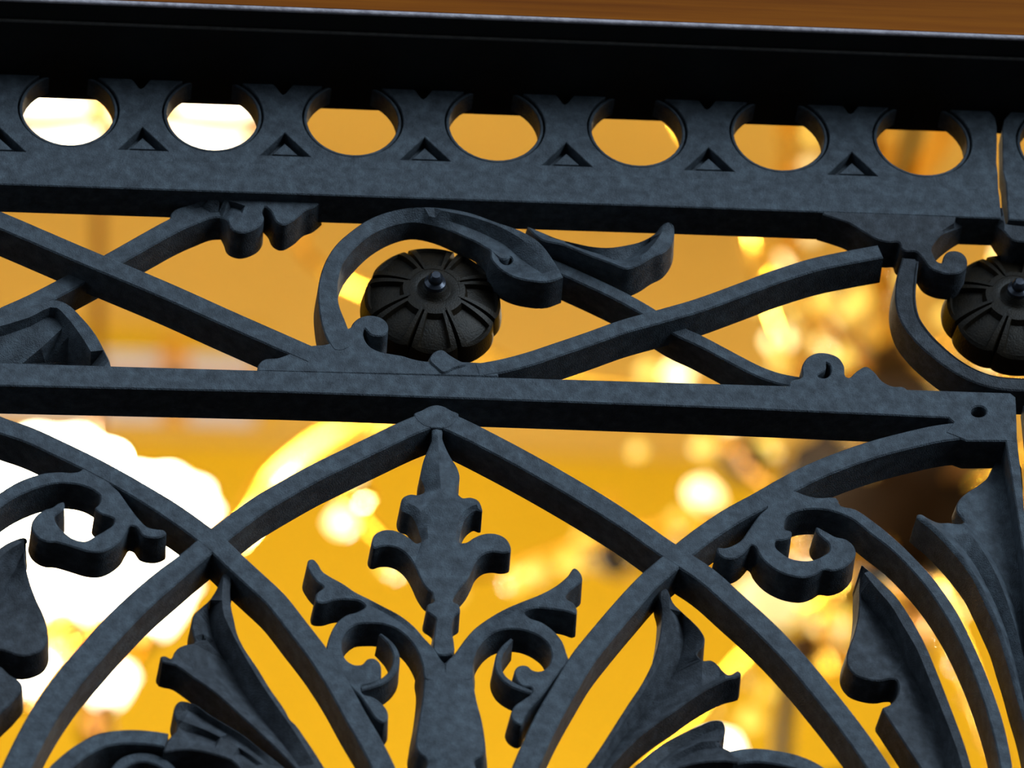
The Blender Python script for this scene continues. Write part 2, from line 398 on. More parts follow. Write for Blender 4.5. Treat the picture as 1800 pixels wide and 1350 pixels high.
plate('rail', [(1768, 317), (1770, 350), (1772.5, 386), (2250, rail_y(2250, 0)), (2250, rail_y(2250, 1) - 10), (1800, rail_y(1800, 1) - 14)], 0, 42, fr2, IRON, smooth=False, ch=2)
bm = bmesh.new()
tri2 = pxz([(1762, 272), (1803, 314), (1764, 316)], 4.0)

# ============================================================ SCROLL FRIEZE between the rails
sf = fr1
bar('cross_bar', [(-160, 322), (0, 386), (133, 443), (300, 513), (400, 558), (500, 602), (552, 625)], 38, 0, 72, sf)
bar('cross_bar', [(-120, 617), (0, 555), (60, 528), (120, 497), (200, 454), (260, 420), (300, 398), (333, 383), (372, 371), (398, 372)], [34]*8 + [30, 24], 42, 62, sf)
bar('cross_bar', [(838, 650), (874, 644), (933, 629), (978, 614), (1037, 594), (1096, 573), (1155, 556.5), (1229.5, 535), (1300, 509.5), (1368, 484), (1436, 463), (1504, 449), (1548, 441)], [31]*13, 0, 70, sf)
bar('cross_bar', [(965, 462), (988, 472), (1015, 484), (1052, 501), (1089, 519), (1126, 539), (1198, 583.5), (1229.5, 597.7), (1263.6, 615.5), (1300, 635), (1334, 652), (1368, 664), (1402, 670.6), (1440, 674)], [26]*14, 36, 66, sf)

# leaf hanging under the rail at the left
plate('curled_leaf', Z(0, 340, 3, [(905,100,42),(1000,58,38),(1100,30,24),(1200,22,22),(1330,18,22),(1450,28,22),(1600,32,22),(1700,38,22,'c'),(1655,72,22),(1612,88,22),(1550,140,22),(1490,165,22),(1458,148,22),(1430,95,22),(1395,70,22),(1382,88,22),(1392,130,22),(1370,170,22),(1330,195,22),(1270,207,22),(1215,182,22),(1197,140,24),(1170,128,40),(1060,135,42),(960,162,42),(900,178,42)]), 22, 70, sf,
      creases=[Z(0, 340, 3, [(1180,36,24),(1262,54,24),(1312,82,24),(1300,108,26),(1250,100,28),(1212,118,28)]), Z(0, 340, 3, [(1010,84,42),(1120,62,40),(1220,72,38),(1270,88,36)])])
# hollow leaf tip bottom left
plate('hollow_leaf', Z(0, 340, 3, [(-240,700,0),(0,650,0),(100,615,0),(200,580,0),(300,560,0),(350,578,0),(430,650,0),(500,735,0),(550,825,0),(584,905,2),(586,925,2,'c'),(530,925,6,'c'),(470,912,40),(0,905,46),(-240,900,46)]), 0, 72, sf,
      creases=[Z(0, 340, 3, [(-235,745,2),(0,700,2),(150,655,2),(300,603,2),(350,650,2),(430,755,2),(495,860,2),(528,915,4)]), Z(0, 340, 3, [(-235,800,24),(0,755,26),(150,705,26),(285,655,24),(330,710,24),(390,800,28),(430,860,34)]), Z(0, 340, 3, [(-230,840,34),(0,820,34),(150,808,34),(280,832,34),(390,885,40)])])

# ring around the left rosette, ending in a teardrop leaf
Z5 = lambda pts: Z(500, 340, 3.376, pts)
plate('scroll_ring', Z5([(300,930,0),(262,880,0),(222,780,0),(205,680,0),(200,560,0),(235,420,0),(300,310,2),(400,218,4),(500,152,6),(650,98,8),(830,78,8),(950,85,6),(1100,112,4),(1250,165,4),(1400,218,2),(1510,285,0),(1600,400,0),(1655,495,0,'c'),(1580,522,0),(1450,517,0),(1340,485,0),(1265,435,0),(1225,380,0),(1222,340,0),(1190,318,14),(1050,248,20),(900,190,24),(760,166,24),(640,188,20),(520,240,12),(420,320,4),(345,420,0),(318,520,0),(322,650,0),(370,780,0),(400,900,0)]), 0, 72, sf,
      creases=[Z5([(930,100,4),(1150,150,4),(1350,235,4),(1480,330,4),(1560,430,2)]), Z5([(860,135,12),(1000,172,20),(1180,240,24),(1310,310,26),(1410,395,26),(1530,475,10)]), Z5([(1262,432,2),(1330,470,2),(1450,500,2),(1560,508,2)])], holes=[Z5([(1340,375,10),(1352,400,14),(1330,420,16),(1292,412,12),(1275,388,6),(1305,392,4),(1325,385,4)])])
# leaf sweeping right from the ring
Z6 = lambda pts: Z(800, 340, 3.376, pts)
plate('curled_leaf', Z6([(430,195,14),(510,225,18),(600,262,24),(700,288,28),(790,308,30),(900,318,30),(1010,305,30),(1120,275,28),(1190,232,22),(1235,180,6),(1265,168,0),(1292,182,4),(1302,230,14),(1286,300,12),(1245,345,6),(1180,372,2),(1100,420,0),(1020,447,0),(930,416,0),(800,370,0),(640,305,0),(510,272,0)]), 0, 76, sf, flare=5,
      creases=[Z6([(520,245,6),(640,285,6),(800,350,6),(930,398,6),(1015,425,5),(1090,385,5),(1175,305,6),(1235,220,6)]), Z6([(560,262,24),(700,312,36),(850,358,40),(1000,398,42),(1060,360,42),(1150,290,36)])])
# stem piece under the rail linking ring and leaf
# leaf with the small curl rising from the lower rail
plate('curled_leaf', Z(0, 0, 1, [(452,652,1,'c'),(454,641,1),(461,633,1),(490,628,1),(517,618,1),(547,607,1),(575,604,1),(590,598,1),(609.6,577,1),(616,575,1),(620,568,1),(627.5,560.5,1),(641,554.5,1),(657,554,1),(672,559,1),(681.5,569.5,1),(682,580,1),(675,589,1),(663,590.5,1),(651,587.5,1),(645,581,1),(641,577,1),(638.5,583,1),(640.5,595,1),(648,606.5,1),(663,615.5,1),(689.6,621.5,1),(707,624.5,1),(725,630,1),(743,633.5,1),(770,635,1),(802,635,1),(850,637,1),(874,640,1),(876,662,1,'c')]), 1, 66, sf)
plate('leaflet', Z5([(860,985,-3),(868,962,-3),(895,935,-3),(935,925,-3),(980,955,-3),(1030,985,-3),(1080,1010,-3),(1010,1035,-3),(940,1062,-3),(900,1030,-3)]), -3, 12, sf)
# small curl and hump on the lower rail at the right
Z7 = lambda pts: Z(1300, 340, 2.934, pts)
plate('curled_leaf', Z7([(260,968,2),(322,945,2),(322,890,2),(350,845,2),(400,820,2),(460,823,2),(512,845,2),(540,890,2),(547,940,2),(562,948,2),(600,918,2),(655,890,2),(692,915,2),(735,965,2),(790,992,2),(850,998,2),(870,1018,2),(870,1040,2,'c'),(260,1030,2,'c')]), 2, 62, sf,
      holes=[Z7([(448,872,2),(466,885,2),(472,915,2),(455,945,2),(425,950,2),(402,938,2),(432,918,2),(446,900,2)])])
# leaf under the upper rail at the right with its curl
plate('curled_leaf', Z7([(430,70,1,'c'),(430,108,1,'c'),(500,130,1),(570,155,1),(640,198,1),(720,240,1),(770,250,1),(825,253,1),(838,285,1),(852,295,1),(912,300,1),(942,330,1),(980,380,1),(1030,405,1),(1090,415,1),(1142,405,1),(1172,375,1),(1172,335,1),(1145,303,1),(1108,293,1),(1070,302,1),(1050,330,1),(1045,355,1),(1020,348,1),(998,310,1),(990,285,1),(1008,250,2),(1045,210,3),(1110,185,20),(1200,150,24),(1300,150,22),(1360,190,4),(1405,238,2),(1470,250,2),(1600,262,2),(1800,262,2),(1800,215,1,'c'),(1372,152,1,'c'),(1358,70,1,'c')]), 1, 70, sf, m=IRON2,
      creases=[Z7([(1040,195,2),(1130,140,2),(1230,112,2),(1340,130,2),(1420,190,2)])])
# ring of the right rosette
bar('scroll_ring', [(1601,455), (1594,490), (1592,527), (1599,558), (1618,587), (1646,615), (1678,640), (1708,657), (1742,669), (1800,675), (1860,672), (1925,655), (1975,625), (1995,580), (1990,530)], [30,36,38,37,36,34,32,31,30,30,30,32,36,38,36], 8, 66, sf, m=IRON2, groove=[(0.45, -4), (0.7, 3)])

def rosette(px, py, db, rad):
    c = P(px, py, db); rs = rad * S
    def h(r): return 12 + 78 * (1 - min(r, 1) ** 2.0) ** 0.8 if r < 1 else 0
    # core: lathe about the y axis
    def disc(prof, k, m, name, parent, scal=0):
        bm = bmesh.new(); prev = None
        for r, hh in prof:
            ring = [bm.verts.new((c.x + max(r, .002) * rs * math.cos(2*PI*q/k), c.y - hh * S, c.z + max(r, .002) * rs * math.sin(2*PI*q/k))) for q in range(k)]
            if prev:
                for q in range(k): bm.faces.new((prev[q], prev[(q+1)%k], ring[(q+1)%k], ring[q]))
            else: bm.faces.new(ring)
            prev = ring
        bm.faces.new(prev[::-1]); return obj(name, bm, m, parent, c, 40)
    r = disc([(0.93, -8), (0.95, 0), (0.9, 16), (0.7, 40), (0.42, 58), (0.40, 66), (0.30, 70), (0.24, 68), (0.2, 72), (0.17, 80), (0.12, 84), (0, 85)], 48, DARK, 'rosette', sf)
    first = None
    for kx in range(8):
        if first is None:
            bm = bmesh.new(); nu, nvv = 24, 16; rows = []
            for j in range(nvv + 1):
                v = j / nvv; row = []
                for i in range(nu + 1):
                    u = -1 + 2 * i / nu; a = u * PI / 8 * 0.985
                    rr = 0.36 + (1.0 - 0.05 * abs(u) ** 3 - 0.36) * v
                    base = 8 + 60 * math.sqrt(max(0, 1 - (rr * 0.985) ** 2)) ** 0.9
                    au = abs(u)
                    rel = -12 if au > 0.92 else (4 if (au > 0.66 or v < 0.14 or v > 0.86) else -7)
                    if v == 1: base = 2; rel = 0
                    row.append(bm.verts.new((rr * rs * math.sin(a), -(base + rel) * S, rr * rs * math.cos(a))))
                rows.append(row)
            for j in range(nvv):
                for i in range(nu): bm.faces.new((rows[j][i], rows[j][i+1], rows[j+1][i+1], rows[j+1][i]))
            border = rows[0] + [q[-1] for q in rows[1:]] + rows[-1][::-1][1:] + [q[0] for q in rows[::-1][1:-1]]
            bk = [bm.verts.new((v.co.x, 6 * S, v.co.z)) for v in border]
            for i in range(len(border)):
                j = (i + 1) % len(border); bm.faces.new((border[i], border[j], bk[j], bk[i]))
            bm.faces.new(bk)
            bmesh.ops.translate(bm, verts=bm.verts, vec=c)
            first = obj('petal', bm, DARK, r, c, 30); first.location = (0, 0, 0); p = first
        else:
            p = first.copy(); C.objects.link(p); p.parent = r
        p.rotation_euler = (0, kx * PI / 4, 0)
    st = disc([(0.16, 80), (0.15, 88), (0.10, 92), (0.105, 97), (0.095, 103), (0.06, 108), (0, 109)], 24, STUDM, 'stud', r)
    return r
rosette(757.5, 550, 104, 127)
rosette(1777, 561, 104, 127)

# ============================================================ ARCH PANEL
ap = fr1
plate('rail', [(-250, 629), (0, 637), (450, 650), (1000, 666), (1300, 675), (1600, 684), (1776, 690), (1785, 697), (1786, 712), (1787, 740), (1788, 778), (1767, 775), (1700, 775), (1662, 760), (1676, 742), (1668, 734), (1300, 717.5), (1000, 706.5), (500, 689), (0, 677.5), (-250, 669)], 0, 76, ap, IRON, smooth=False, holes=[[(1720.5 + 14*math.cos(a*PI/8), 723 + 9.5*math.sin(a*PI/8), 0) for a in range(16)]])
bm = bmesh.new(); 
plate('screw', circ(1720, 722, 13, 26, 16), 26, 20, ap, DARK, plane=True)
AW = 39
bar('arch_rib', [(-110, 705), (-50, 725), (0, 746), (52, 764), (100, 786), (152, 811), (203, 838), (250, 865), (298, 895), (345, 928), (388, 962), (413, 986), (450, 1020), (483, 1051), (522, 1100), (561, 1151), (598, 1209), (626, 1260), (653, 1306), (675, 1350), (700, 1410)], [36]*8+[38]*2+[39]*11, 0, 72, ap)
bar('arch_rib', [(772, 730), (725, 748), (657, 780), (603, 806), (550, 832), (500, 860), (450, 890), (410, 920), (372, 950), (333, 983), (298, 1011), (250, 1052), (205, 1096), (162, 1144), (120, 1193), (80, 1251), (50, 1305), (26, 1355), (5, 1410)], [37]*6+[38]*4+[42, 44, 46, 47, 47, 47, 47, 47, 47], 0.4, 72, ap)
bar('arch_rib', [(764, 730), (806, 748), (870, 780), (937, 816), (1000, 852), (1060, 888), (1115, 924), (1160, 956), (1198, 981), (1240, 1009), (1290, 1053), (1342, 1100), (1400, 1160), (1437, 1204), (1474, 1250), (1511, 1299), (1547, 1352), (1582, 1410)], [40]*6+[39]*12, 0.8, 72, ap)
bar('arch_rib', [(1775, 752), (1705, 755), (1650, 761), (1600, 772), (1539, 788), (1480, 808), (1422, 832), (1378, 855), (1338, 878), (1292, 903), (1250, 930), (1210, 960), (1175, 991), (1140, 1021), (1108, 1056), (1062, 1110), (1024, 1158), (992, 1211), (963, 1262), (941, 1308), (923, 1350), (900, 1410)], [38]*14+[40, 41, 42, 42, 43, 43, 43, 43], 1.2, 72, ap)
plate('arch_apex', [(728, 727, -0.3), (742, 720.5, -0.3), (756, 713.5, -0.3), (768, 711.5, -0.3), (780, 714, -0.3), (793, 721, -0.3), (806, 727, -0.3), (790, 750, -0.3), (768, 752, -0.3), (745, 748, -0.3)], -0.3, 70, ap, ch=1.5)
# stile and its neighbour
plate('stile', [(1767, 770), (1788, 770), (1796, 845), (1806, 960), (1845, 1410), (1822, 1410), (1803, 1010), (1799, 975), (1783, 870)], 0.5, 76, ap, IRON, smooth=False, flare=0)
ap2 = fr2
plate('stile', [(1799, 712), (1850, 712), (1910, 1410), (1872, 1410), (1816, 880)], 6, 34, ap2, IRON2, smooth=False, flare=0)

# finial with side leaves
F5 = lambda pts: Z(550, 690, 3.75, pts); F4 = lambda pts: Z(500, 950, 3.214, pts)
plate('finial', F5([(790,225,4),(850,225,4),(854,300,6),(878,365,8),(912,430,10),(950,490,12),(968,560,12),(950,620,14),(952,655,12),(985,690,8),(1040,688,8),(1090,708,8),(1112,750,8),(1117,782,8),(1078,772,8),(1030,800,8),(990,860,8),(972,930,8),(968,985,8),(1010,985,8),(1060,955,8),(1120,930,8),(1190,925,8),(1250,943,8),(1290,980,8),(1303,1045,8),(1260,1055,8),(1200,1048,8),(1130,1062,8),(1080,1105,8),(1050,1170,8),(1015,1235,8),(965,1295,8)])
      + F4([(960,318,8),(952,340,8),(985,362,8),(992,402,8),(962,425,8),(948,470,8),(948,640,8),(858,640,8),(852,480,8),(856,440,8),(835,420,8),(805,397,8),(808,362,8),(845,342,8),(838,318,8)])
      + F5([(790,1325,8),(755,1295,8),(712,1232,8),(682,1165,8),(640,1090,8),(580,1035,8),(520,1012,8),(450,1012,8),(400,1022,8),(388,1005,8),(393,960,8),(412,928,8),(460,904,8),(530,904,8),(590,925,8),(640,958,8),(685,990,8),(714,980,8),(700,920,8),(680,860,8),(640,800,8),(588,776,8),(578,745,8),(592,692,8),(640,668,8),(700,670,8),(737,650,12),(735,618,14),(712,560,12),(718,490,12),(735,430,10),(762,368,8),(786,305,6)]), 8, 58, ap,
      creases=[F5([(822,260,2),(828,400,4),(838,560,0),(845,640,4)]), F5([(620,725,2),(690,760,0),(740,830,0),(760,960,0)]), F5([(1080,735,2),(1010,770,0),(960,840,0),(940,960,0)])])
# urn-shaped stem with two scrolls
plate('urn_stem', F4([(905,690,6),(940,660,8),(1000,640,8),(1060,660,6),(1062,740,6),(1068,800,6),(1090,920,6),(1112,1000,6),(1130,1100,6),(1135,1170,6),(1122,1210,6),(1072,1245,6),(1085,1290,6),(1095,1380,6),(790,1380,6),(795,1290,6),(808,1262,6),(800,1232,6),(760,1195,6),(743,1160,6),(748,1085,6),(770,960,6),(785,850,6),(790,760,6),(782,690,6),(800,640,8),(850,660,8)]), 6, 64, ap, flare=9,
      creases=[F4([(915,700,0),(918,900,0),(925,1100,-3),(930,1300,-3)])])
plate('scroll', F4([(160,103,6),(188,128,6),(212,168,6),(260,202,6),(330,240,6),(400,288,6),(480,328,8),(560,370,10),(650,418,12),(730,480,12),(790,548,10),(840,602,6),(882,668,4),(905,695,2),(915,760,4),(860,790,4),(795,780,4),(782,705,4),(752,625,6),(700,552,8),(640,502,8),(560,472,8),(480,466,8),(400,476,8),(350,512,6),(326,560,6),(325,620,6),(350,672,6),(398,700,6),(440,697,6),(470,668,6),(508,664,6),(538,690,6),(548,735,6),(535,785,6),(480,812,6),(430,825,6),(438,860,6),(500,882,6),(552,920,6),(582,962,6),(585,1000,6),(562,1028,6),(525,1012,6),(480,955,6),(430,882,6),(380,832,6),(300,725,6),(238,622,6),(258,530,6),(300,458,6),(350,420,8),(420,398,8),(458,370,8),(438,348,8),(370,332,8),(280,336,8),(215,352,8),(178,342,6),(178,305,6),(192,288,6),(222,264,6),(185,232,6),(150,188,6),(128,140,6),(138,108,6)]), 6, 64, ap, flare=4,
      creases=[F4([(420,340,4),(520,385,14),(620,440,16),(710,510,14),(780,590,10),(830,680,4)])])
bar('scroll_curl', F4([(430,835),(500,815),(565,785),(612,738),(632,690),(632,645),(608,592),(575,555),(540,525)]), [9,11,12,12,12,11,10,8,5], 8, 62, ap, flare=2)
plate('scroll', F4([(1640,153,6),(1672,180,6),(1683,225,6),(1640,262,6),(1602,295,6),(1590,320,6),(1632,350,6),(1652,385,6),(1652,412,6),(1600,400,6),(1500,385,8),(1400,383,8),(1355,405,8),(1378,430,8),(1450,458,8),(1520,508,8),(1570,568,6),(1592,630,6),(1606,685,6),(1560,735,6),(1500,815,6),(1450,880,6),(1400,935,6),(1362,990,6),(1335,1040,6),(1298,1022,6),(1278,985,6),(1300,935,6),(1360,890,6),(1398,858,6),(1400,835,6),(1340,820,6),(1308,780,6),(1300,735,6),(1322,708,6),(1372,706,6),(1402,730,6),(1452,735,6),(1496,700,6),(1510,645,6),(1492,588,6),(1440,540,6),(1370,510,8),(1280,498,8),(1200,512,8),(1130,560,8),(1085,625,6),(1064,700,4),(1060,780,4),(990,790,4),(918,760,4),(912,695,2),(960,640,6),(1010,570,10),(1070,500,12),(1150,440,12),(1250,382,10),(1350,340,8),(1450,300,6),(1540,250,6),(1600,200,6)]), 6, 64, ap, flare=4,
      creases=[F4([(1400,345,4),(1300,400,14),(1190,455,16),(1110,520,14),(1040,600,10),(985,690,4)])])
bar('scroll_curl', F4([(1405,858),(1350,838),(1290,812),(1235,770),(1208,715),(1210,660),(1235,610),(1260,580),(1285,553)]), [9,11,12,12,12,11,10,8,5], 8, 62, ap, flare=2)

# acanthus leaf left of centre
G = lambda pts: Z(250, 950, 3.375, pts)
plate('acanthus_leaf', G([(488,195,18),(522,200,18),(520,290,14),(526,380,10),(545,470,7),(562,545,6),(600,628,6),(680,748,6),(760,878,6),(850,1008,6),(880,1062,6),(905,1085,6),(960,1160,6),(1040,1280,6),(1110,1400,6),(1150,1500,6),(1020,1500,6),(930,1380,6),(850,1290,6),(800,1240,6),(720,1165,6),(640,1090,6),(560,1018,6),(480,945,6),(400,880,6),(300,812,6),(200,742,6),(108,705,6),(108,690,6),(135,682,6),(172,697,6),(192,660,12),(215,635,12),(252,618,12),(312,600,14),(302,560,16),(292,500,16),(305,440,16),(345,400,18),(400,350,22),(440,290,24),(462,240,22)]), 6, 66, ap, m=IRON2, flare=4,
      creases=[G([(480,225,16),(474,330,10),(482,430,6),(520,520,4),(560,600,4),(640,740,4),(720,870,4),(810,1000,4),(900,1130,4),(1000,1290,4),(1080,1450,4)]),
               G([(458,268,24),(435,312,32),(405,362,42),(395,430,46),(410,540,48),(450,650,50),(500,730,50),(548,812,50),(620,930,46),(720,1070,38),(830,1200,28),(930,1340,16)]),
               G([(322,604,16),(370,612,34),(425,650,46)]),
               G([(345,470,14),(355,540,14),(380,590,18)]),
               G([(150,712,7),(250,762,7),(350,822,7),(450,895,7),(560,985,7),(660,1075,7),(760,1170,7),(880,1290,7)]),
               G([(260,735,17),(350,795,17),(450,868,17),(560,960,17),(680,1070,16),(800,1190,12)])])
plate('acanthus_leaf', G([(222,952,10),(262,953,10),(310,968,10),(400,1030,10),(500,1090,10),(600,1152,10),(700,1232,10),(790,1302,10),(850,1350,10),(960,1500,10),(640,1500,10),(600,1400,8),(560,1330,4),(400,1262,2),(280,1242,2),(190,1246,2),(128,1252,2),(140,1210,4),(165,1165,6),(202,1125,10),(205,1080,16),(188,1040,18),(190,990,14)]), 4, 66, ap, m=IRON2, flare=3,
      creases=[G([(226,978,12),(262,1003,18),(330,1035,24),(430,1098,25),(540,1165,24),(650,1245,20),(750,1330,14)]), G([(222,1066,9),(300,1095,6),(400,1135,6),(520,1198,6),(620,1258,6),(720,1330,6)]), G([(208,1112,11),(262,1135,16),(350,1155,20),(470,1198,19),(590,1265,17),(680,1335,12)]), G([(160,1222,5),(240,1218,3),(360,1222,3),(500,1262,3),(640,1335,3)])])
bar('scroll_band', Z(0, 1000, 3.858, [(330,1470),(380,1380),(460,1300),(560,1225),(690,1160),(830,1137),(970,1138),(1090,1152),(1130,1160)]), [32,31,30,30,30,30,30,30,30], 6, 68, ap)
bar('scroll_band', Z(0, 1000, 3.858, [(760,1440),(785,1370),(840,1310),(930,1278),(1020,1282),(1110,1320),(1175,1385),(1200,1450)]), [18,19,20,20,20,19,18,18], 22, 50, ap)
# mirrored acanthus leaf right of centre
H6 = lambda pts: Z(950, 950, 3.375, pts)
plate('acanthus_leaf', H6([(712,300,18),(745,283,18),(768,320,16),(785,362,22),(840,420,22),(905,480,18),(952,532,16),(976,585,16),(962,632,16),(930,672,16),(962,708,14),(1012,708,12),(1052,733,12),(1082,770,10),(1122,795,8),(1180,773,6),(1192,790,6),(1100,828,6),(1000,878,6),(900,938,6),(800,1010,6),(700,1078,6),(600,1155,6),(500,1250,6),(420,1340,6),(300,1480,6),(170,1480,6),(230,1400,6),(340,1250,6),(430,1110,6),(520,970,6),(600,850,6),(660,732,6),(700,602,8),(720,482,12),(724,400,18)]), 6, 66, ap, m=IRON2, flare=4,
      creases=[H6([(763,330,14),(768,480,8),(752,580,6),(718,700,4),(640,850,4),(560,972,4),(480,1092,4),(400,1222,4),(300,1380,4)]),
               H6([(790,368,24),(808,410,34),(835,480,44),(850,570,48),(835,670,50),(790,790,50),(720,890,48),(640,990,42),(550,1100,34),(460,1210,26),(370,1340,14)]),
               H6([(922,674,16),(870,722,36),(815,765,48)]),
               H6([(1150,806,7),(1060,838,7),(960,890,7),(860,955,7),(760,1025,7),(660,1098,7),(560,1185,7),(460,1285,7)]),
               H6([(1060,812,17),(960,866,17),(860,932,17),(760,1000,17),(660,1075,15),(570,1155,12)])])
plate('acanthus_leaf', H6([(1078,1068,8),(1098,1108,10),(1090,1160,12),(1068,1200,12),(1082,1222,8),(1125,1245,6),(1150,1275,4),(1180,1285,2),(1182,1310,2),(1100,1310,2),(950,1318,2),(820,1350,4),(700,1420,8),(480,1500,10),(440,1450,10),(520,1370,10),(600,1300,10),(660,1252,10),(750,1190,10),(850,1138,10),(950,1090,10),(1030,1062,8)]), 4, 66, ap, m=IRON2, flare=3,
      creases=[H6([(1085,1095,10),(1050,1118,18),(980,1145,24),(880,1195,24),(770,1262,20),(690,1325,12)]), H6([(1060,1190,9),(960,1195,6),(860,1240,6),(760,1295,6),(680,1355,6)]), H6([(1078,1222,9),(1040,1232,14),(940,1245,18),(840,1290,17),(750,1348,12)])])
bar('scroll_band', H6([(1130,1290),(1200,1276),(1290,1272),(1400,1285),(1519,1312),(1600,1345),(1700,1410)]), [30]*7, 6, 68, ap)
bar('scroll_band', H6([(780,1420),(860,1370),(960,1345),(1080,1345),(1180,1375),(1260,1440)]), [16]*6, 24, 50, ap)

# right ornament: branch, tracery claw, long leaves
K = lambda pts: Z(1150, 750, 3.858, pts); M8 = lambda pts: Z(1400, 850, 2.7, pts)
plate('scroll_branch', K([(700,470,1),(860,400,1),(950,432,1),(1030,462,1),(1100,478,1),(1250,500,1)]) + M8([(200,88,1),(280,120,1),(380,188,1),(470,262,1),(560,350,1),(640,435,1),(705,520,1),(770,622,1),(830,740,1),(885,862,1),(935,990,1),(980,1125,1),(1012,1265,1),(1034,1400,1),(1046,1500,1),(995,1500,1),(978,1400,1),(942,1220,1),(900,1070,1),(850,925,1),(798,800,1),(740,682,1),(680,582,1),(612,486,1),(540,402,1),(450,312,1),(350,235,1),(260,165,1)]) + K([(1220,575,1),(1080,556,1),(960,575,1),(905,602,1),(882,650,1),(885,690,1),(932,712,1),(930,742,1),(868,768,1),(822,775,1),(820,808,1),(862,852,1),(925,890,1),(1000,905,1),(1082,900,1),(1150,870,1),(1190,838,1),(1186,795,1),(1145,755,1),(1108,718,1),(1098,680,1),(1160,706,1),(1225,742,1),(1302,762,1),(1350,802,1),(1368,855,1),(1338,912,1),(1285,955,1),(1210,975,1),(1150,968,1),(1095,1000,1),(1035,1020,1),(950,1015,1),(850,982,1),(770,930,1),(712,862,1),(688,815,1),(662,800,1),(632,830,1),(590,870,1),(530,895,1),(470,886,1),(430,850,1),(428,820,1),(480,820,1),(540,800,1),(590,768,1),(640,700,1),(682,638,1),(722,588,1),(765,545,1)]), 1, 70, ap, flare=3)
plate('long_leaf', M8([(312,385,2),(330,398,2),(400,460,2),(480,542,2),(535,622,2),(592,722,2),(650,850,2),(702,980,2),(752,1110,2),(800,1240,2),(832,1350,2),(858,1460,2),(700,1500,26),(655,1450,28),(590,1350,28),(532,1262,28),(480,1182,28),(430,1105,28),(408,1065,28),(440,1050,28),(472,1018,28),(486,970,28),(475,932,28),(440,928,28),(400,935,28),(330,927,28),(272,902,28),(240,852,28),(242,800,28),(270,722,30),(290,642,32),(298,560,34),(300,480,28),(306,420,16)]), 6, 84, ap, m=IRON2, flare=4,
      creases=[M8([(322,425,2),(380,498,2),(450,580,2),(510,680,2),(570,782,2),(620,900,2),(670,1022,2),(722,1152,2),(772,1290,2),(806,1420,2)]),
               M8([(312,545,38),(400,655,52),(478,760,56),(530,870,56),(588,980,54),(632,1090,52),(672,1190,48),(700,1290,46),(715,1420,40)])])
plate('acanthus_leaf', Z(0, 0, 1, [(1747,818,60),(1736,839,52),(1719,853,46),(1700,865,42),(1687,877,42),(1681,889,42),(1682,899,42),(1690,910,44),(1694,918,44),(1684,920,30),(1668,918,26),(1651,918,22),(1644,916,18),(1630,909,10),(1618,903,6),(1612.5,904,6),(1640,933,6),(1666,960,6),(1691,990,6),(1709.5,1016,6),(1724,1045,6),(1739.5,1079,6),(1754,1112,6),(1765,1148,6),(1776.5,1185,6),(1787.5,1226,6),(1799,1264,6),(1813,1330,6),(1822,1420,6),(1838,1420,50),(1812,1100,56),(1796,900,56),(1785,800,60),(1770,788,60)]), 6, 70, ap, flare=3,
      creases=[Z(0, 0, 1, [(1624,909,4),(1650,932,4),(1675,958,4),(1699,988,4),(1717,1016,4),(1733,1046,4),(1748,1080,4),(1762,1114,4),(1774,1152,4),(1786,1192,4),(1800,1240,4),(1818,1330,4)]),
               Z(0, 0, 1, [(1648,922,14),(1672,942,22),(1694,966,26),(1714,994,28),(1731,1024,28),(1749,1060,28),(1765,1100,28),(1780,1150,28),(1796,1210,26),(1810,1280,24)]),
               Z(0, 0, 1, [(1694,921,24),(1712,946,18),(1731,974,14),(1748,1004,12),(1764,1040,12),(1778,1080,14),(1792,1128,16),(1808,1190,18),(1825,1280,20)]),
               Z(0, 0, 1, [(1699,915,44),(1715,938,46),(1735,966,46),(1754,996,46),(1771,1030,46),(1786,1074,46),(1799,1124,46),(1812,1200,46)]),
               ])

# left ornament, mirrored
K1 = lambda pts: Z(0, 700, 3.858, pts)
plate('scroll_branch', K1([(-260,900,1),(-150,770,1),(-60,680,1),(0,638,1),(100,575,1),(200,532,1),(300,506,1),(400,497,1),(500,500,1),(545,490,1),(575,455,1),(700,500,1),(760,590,1),(800,625,1),(840,680,1),(890,750,1),(945,820,1),(1000,870,1),(1060,885,1),(1115,895,1),(1128,915,1),(1090,940,1),(1030,945,1),(970,930,1),(920,870,1),(880,865,1),(855,900,1),(820,960,1),(760,1010,1),(690,1040,1),(600,1038,1),(520,1015,1),(440,990,1),(380,975,1),(320,972,1),(260,945,1),(225,905,1),(212,860,1),(240,800,1),(300,755,1),(360,735,1),(400,708,1),(432,702,1),(438,735,1),(405,775,1),(370,800,1),(385,850,1),(430,900,1),(500,950,1),(580,965,1),(650,930,1),(720,890,1),(770,850,1),(775,820,1),(740,800,1),(680,780,1),(645,745,1),(672,715,1),(680,660,1),(640,625,1),(560,590,1),(470,575,1),(380,575,1),(280,598,1),(180,635,1),(80,685,1),(0,740,1),(-60,790,1),(-150,900,1),(-180,960,1)]), 1, 70, ap, flare=3)
plate('long_leaf', K1([(172,945,2),(180,985,26),(170,1060,26),(180,1150,26),(205,1250,26),(250,1370,26),(300,1480,26),(325,1580,26),(325,1640,26),(290,1700,26),(220,1735,26),(140,1745,26),(60,1720,26),(0,1705,26),(-80,1740,26),(-60,1800,26),(0,1815,26),(60,1870,26),(140,1925,26),(152,1955,26),(100,2040,26),(0,2140,26),(-120,2300,26),(-400,2300,26),(-400,1300,2),(-200,1180,2),(-80,1090,2),(0,1010,2),(90,960,2)]), 6, 84, ap, m=IRON2, flare=4,
      creases=[K1([(146,975,2),(60,1030,2),(-40,1120,2),(-180,1250,2)]), K1([(165,1040,30),(110,1150,38),(40,1260,42),(-60,1400,42),(-160,1500,42)])])

